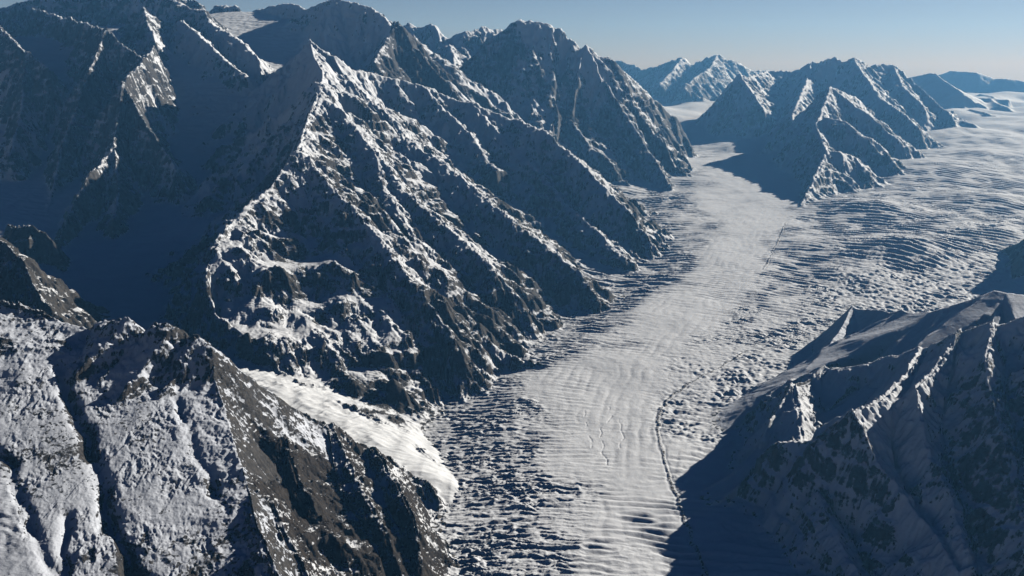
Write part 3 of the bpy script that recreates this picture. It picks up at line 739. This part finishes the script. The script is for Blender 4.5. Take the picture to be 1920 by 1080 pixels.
M_near = mountain_material("near_snowy_rock", (0.015, 0.015, 0.016), (0.10, 0.092, 0.084), snow=(0.66, 0.70, 0.77), fine=0.14)
M_brown = mountain_material("brown_rock_and_snow", (0.012, 0.012, 0.012), (0.095, 0.086, 0.076), fine=0.07)
M_spur = mountain_material("brown_cliff_rock_with_shade", (0.008, 0.007, 0.007), (0.055, 0.045, 0.036), fine=0.1)  # dark brown rock, colour lowered further to stand for the cliff's shade
M_grey = mountain_material("grey_rock_and_snow", (0.028, 0.028, 0.029), (0.095, 0.09, 0.085), fine=0.045)
M_far = mountain_material("far_rock_and_snow", (0.035, 0.035, 0.036), (0.11, 0.105, 0.10), fine=0.02)
M_ice = mountain_material("glacier_snow", (0.05, 0.047, 0.042), (0.16, 0.145, 0.13), snow=(0.83, 0.86, 0.90), fine=0.1)
M_mor = mountain_material("moraine_debris", (0.05, 0.045, 0.04), (0.15, 0.13, 0.11), snow=(0.7, 0.72, 0.75), fine=0.2)
M_tong = mountain_material("clean_snow", (0.05, 0.047, 0.042), (0.16, 0.145, 0.13), snow=(0.84, 0.87, 0.90), fine=0.05)

# ------------------------------------------------------------------ meshes: one object per landform
f00 = np.arange((NY - 1) * NX).reshape(NY - 1, NX)[:, :-1]
quad = np.stack([f00, f00 + 1, f00 + NX + 1, f00 + NX], -1).reshape(-1, 4)
fo = owner[:-1, :-1].reshape(-1)
flat = np.stack([X.reshape(-1), Y.reshape(-1), h.reshape(-1)], -1).astype(F32)
rockf = rock.reshape(-1)


def mesh_from_faces(name, q, mat):
    used, inv = np.unique(q, return_inverse=True)
    me = bpy.data.meshes.new(name)
    me.vertices.add(len(used))
    me.vertices.foreach_set("co", flat[used].reshape(-1))
    n = len(q)
    me.loops.add(n * 4)
    me.loops.foreach_set("vertex_index", inv.reshape(-1).astype(np.int32))
    me.polygons.add(n)
    me.polygons.foreach_set("loop_start", np.arange(0, n * 4, 4, dtype=np.int32))
    a = me.attributes.new("rock", 'FLOAT', 'POINT')
    a.data.foreach_set("value", rockf[used])
    me.update(calc_edges=True)
    me.shade_smooth()
    me.materials.append(mat)
    o = bpy.data.objects.new(name, me)
    col.objects.link(o)
    return o


LAND = {
    0: ("glacier", M_ice, "glacier", "long crevassed valley glacier winding through the picture from the far snowfield to the bottom edge"),
    1: ("side_glacier", M_tong, "glacier", "small side glacier in deep blue shade ending in a bright white tongue beside the dark spur"),
    2: ("snowfield", M_tong, "snowfield", "high shaded snow basin and icy head wall under the upper left peaks"),
    MID["near_ridge"]: ("mountain_ridge", M_near, "ridge", "near snow dusted ridge with furrowed slope filling the bottom left corner"),
    MID["dark_spur"]: ("rock_spur", M_spur, "spur", "dark brown rock spur below the bright white ice tongue, beside the crevassed glacier"),
    MID["left_wall"]: ("rock_wall", M_brown, "rock wall", "jagged rock wall with towers at the left edge above the shaded side glacier"),
    MID["left_massif"]: ("mountain_massif", M_grey, "mountain", "dark shaded massif with small sunlit tips in the upper left corner"),
    MID["central"]: ("mountain", M_brown, "mountain", "big central mountain with long parallel rock ribs falling to the left bank of the glacier"),
    MID["rocky_peak"]: ("rocky_peak", M_grey, "peak", "dark rocky peak standing between the central mountain and the flat topped mountain"),
    MID["flat_top"]: ("mountain", M_grey, "mountain", "flat topped mountain with a level snow cap and dark rock face behind the central ribs"),
    MID["far_peaks"]: ("mountain_range", M_far, "mountain range", "pale blue jagged range farthest away behind the small sunlit snowfield"),
    MID["mid_mountain"]: ("mountain", M_far, "mountain", "hazy snowy mountain between two ice streams that throws a blue shadow on the glacier"),
    MID["plateau_hills"]: ("hills", M_far, "hills", "low rounded hazy hills on the right horizon beyond the snow plateau"),
    MID["nunatak"]: ("snow_mounds", M_far, "snow mounds", "small shaded mounds poking out of the bright plateau at the far right"),
    MID["right_shoulder"]: ("snow_shoulder", M_near, "mountain shoulder", "smooth sunlit snow shoulder at the right edge above the shaded face"),
    MID["right_wall"]: ("mountain_face", M_brown, "mountain face", "dark shaded rock and snow face filling the bottom right corner"),
    MID["right_edge"]: ("mountain_flank", M_grey, "mountain flank", "dark flank cutting into the right edge above the snow shoulder"),
    MID["back_peaks"]: ("snow_peaks", M_grey, "peaks", "snowy skyline peaks at the top centre left behind the shaded basin"),
}
objs = {}
for key, (name, mat, cat, label) in LAND.items():
    q = quad[fo == key]
    if len(q) == 0:
        continue
    o = mesh_from_faces(name, q, mat)
    o["kind"] = "structure"; o["category"] = cat; o["label"] = label
    objs[key] = o
mor = mesh_from_faces("medial_moraine", quad[fo == 3], M_mor)
mor.parent = objs[0]
mor["label"] = "dark narrow line of debris along the ice"

# ------------------------------------------------------------------ air
zt = float(h.max()) + 60


def box(name, x0, x1, y0, y1, z0, z1):
    v = [(x, y, z) for x in (x0, x1) for y in (y0, y1) for z in (z0, z1)]
    f = [(0, 1, 3, 2), (4, 6, 7, 5), (0, 4, 5, 1), (2, 3, 7, 6), (0, 2, 6, 4), (1, 5, 7, 3)]
    me = bpy.data.meshes.new(name)
    me.from_pydata(v, [], f)
    o = bpy.data.objects.new(name, me)
    col.objects.link(o)
    return o


hz = box("haze", -27000, 60000, -3000, 27000, float(h.min()) - 1, zt)
hm = bpy.data.materials.new("haze")
hm.use_nodes = True
t = hm.node_tree
for n in list(t.nodes):
    if n.type != 'OUTPUT_MATERIAL':
        t.nodes.remove(n)
pv = t.nodes.new("ShaderNodeVolumePrincipled")
pv.inputs["Color"].default_value = (0.18, 0.52, 1.0, 1)
pv.inputs["Absorption Color"].default_value = (0.5, 0.6, 1, 1)
pv.inputs["Density"].default_value = 2.7e-5
pv.inputs["Anisotropy"].default_value = 0.25
t.links.new(pv.outputs[0], [n for n in t.nodes if n.type == 'OUTPUT_MATERIAL'][0].inputs["Volume"])
hz.data.materials.append(hm)
hz["kind"] = "stuff"; hz["category"] = "haze"; hz["label"] = "thin blue air haze filling the whole valley"
print("VERTS", X.size, "z range", h.min(), h.max())
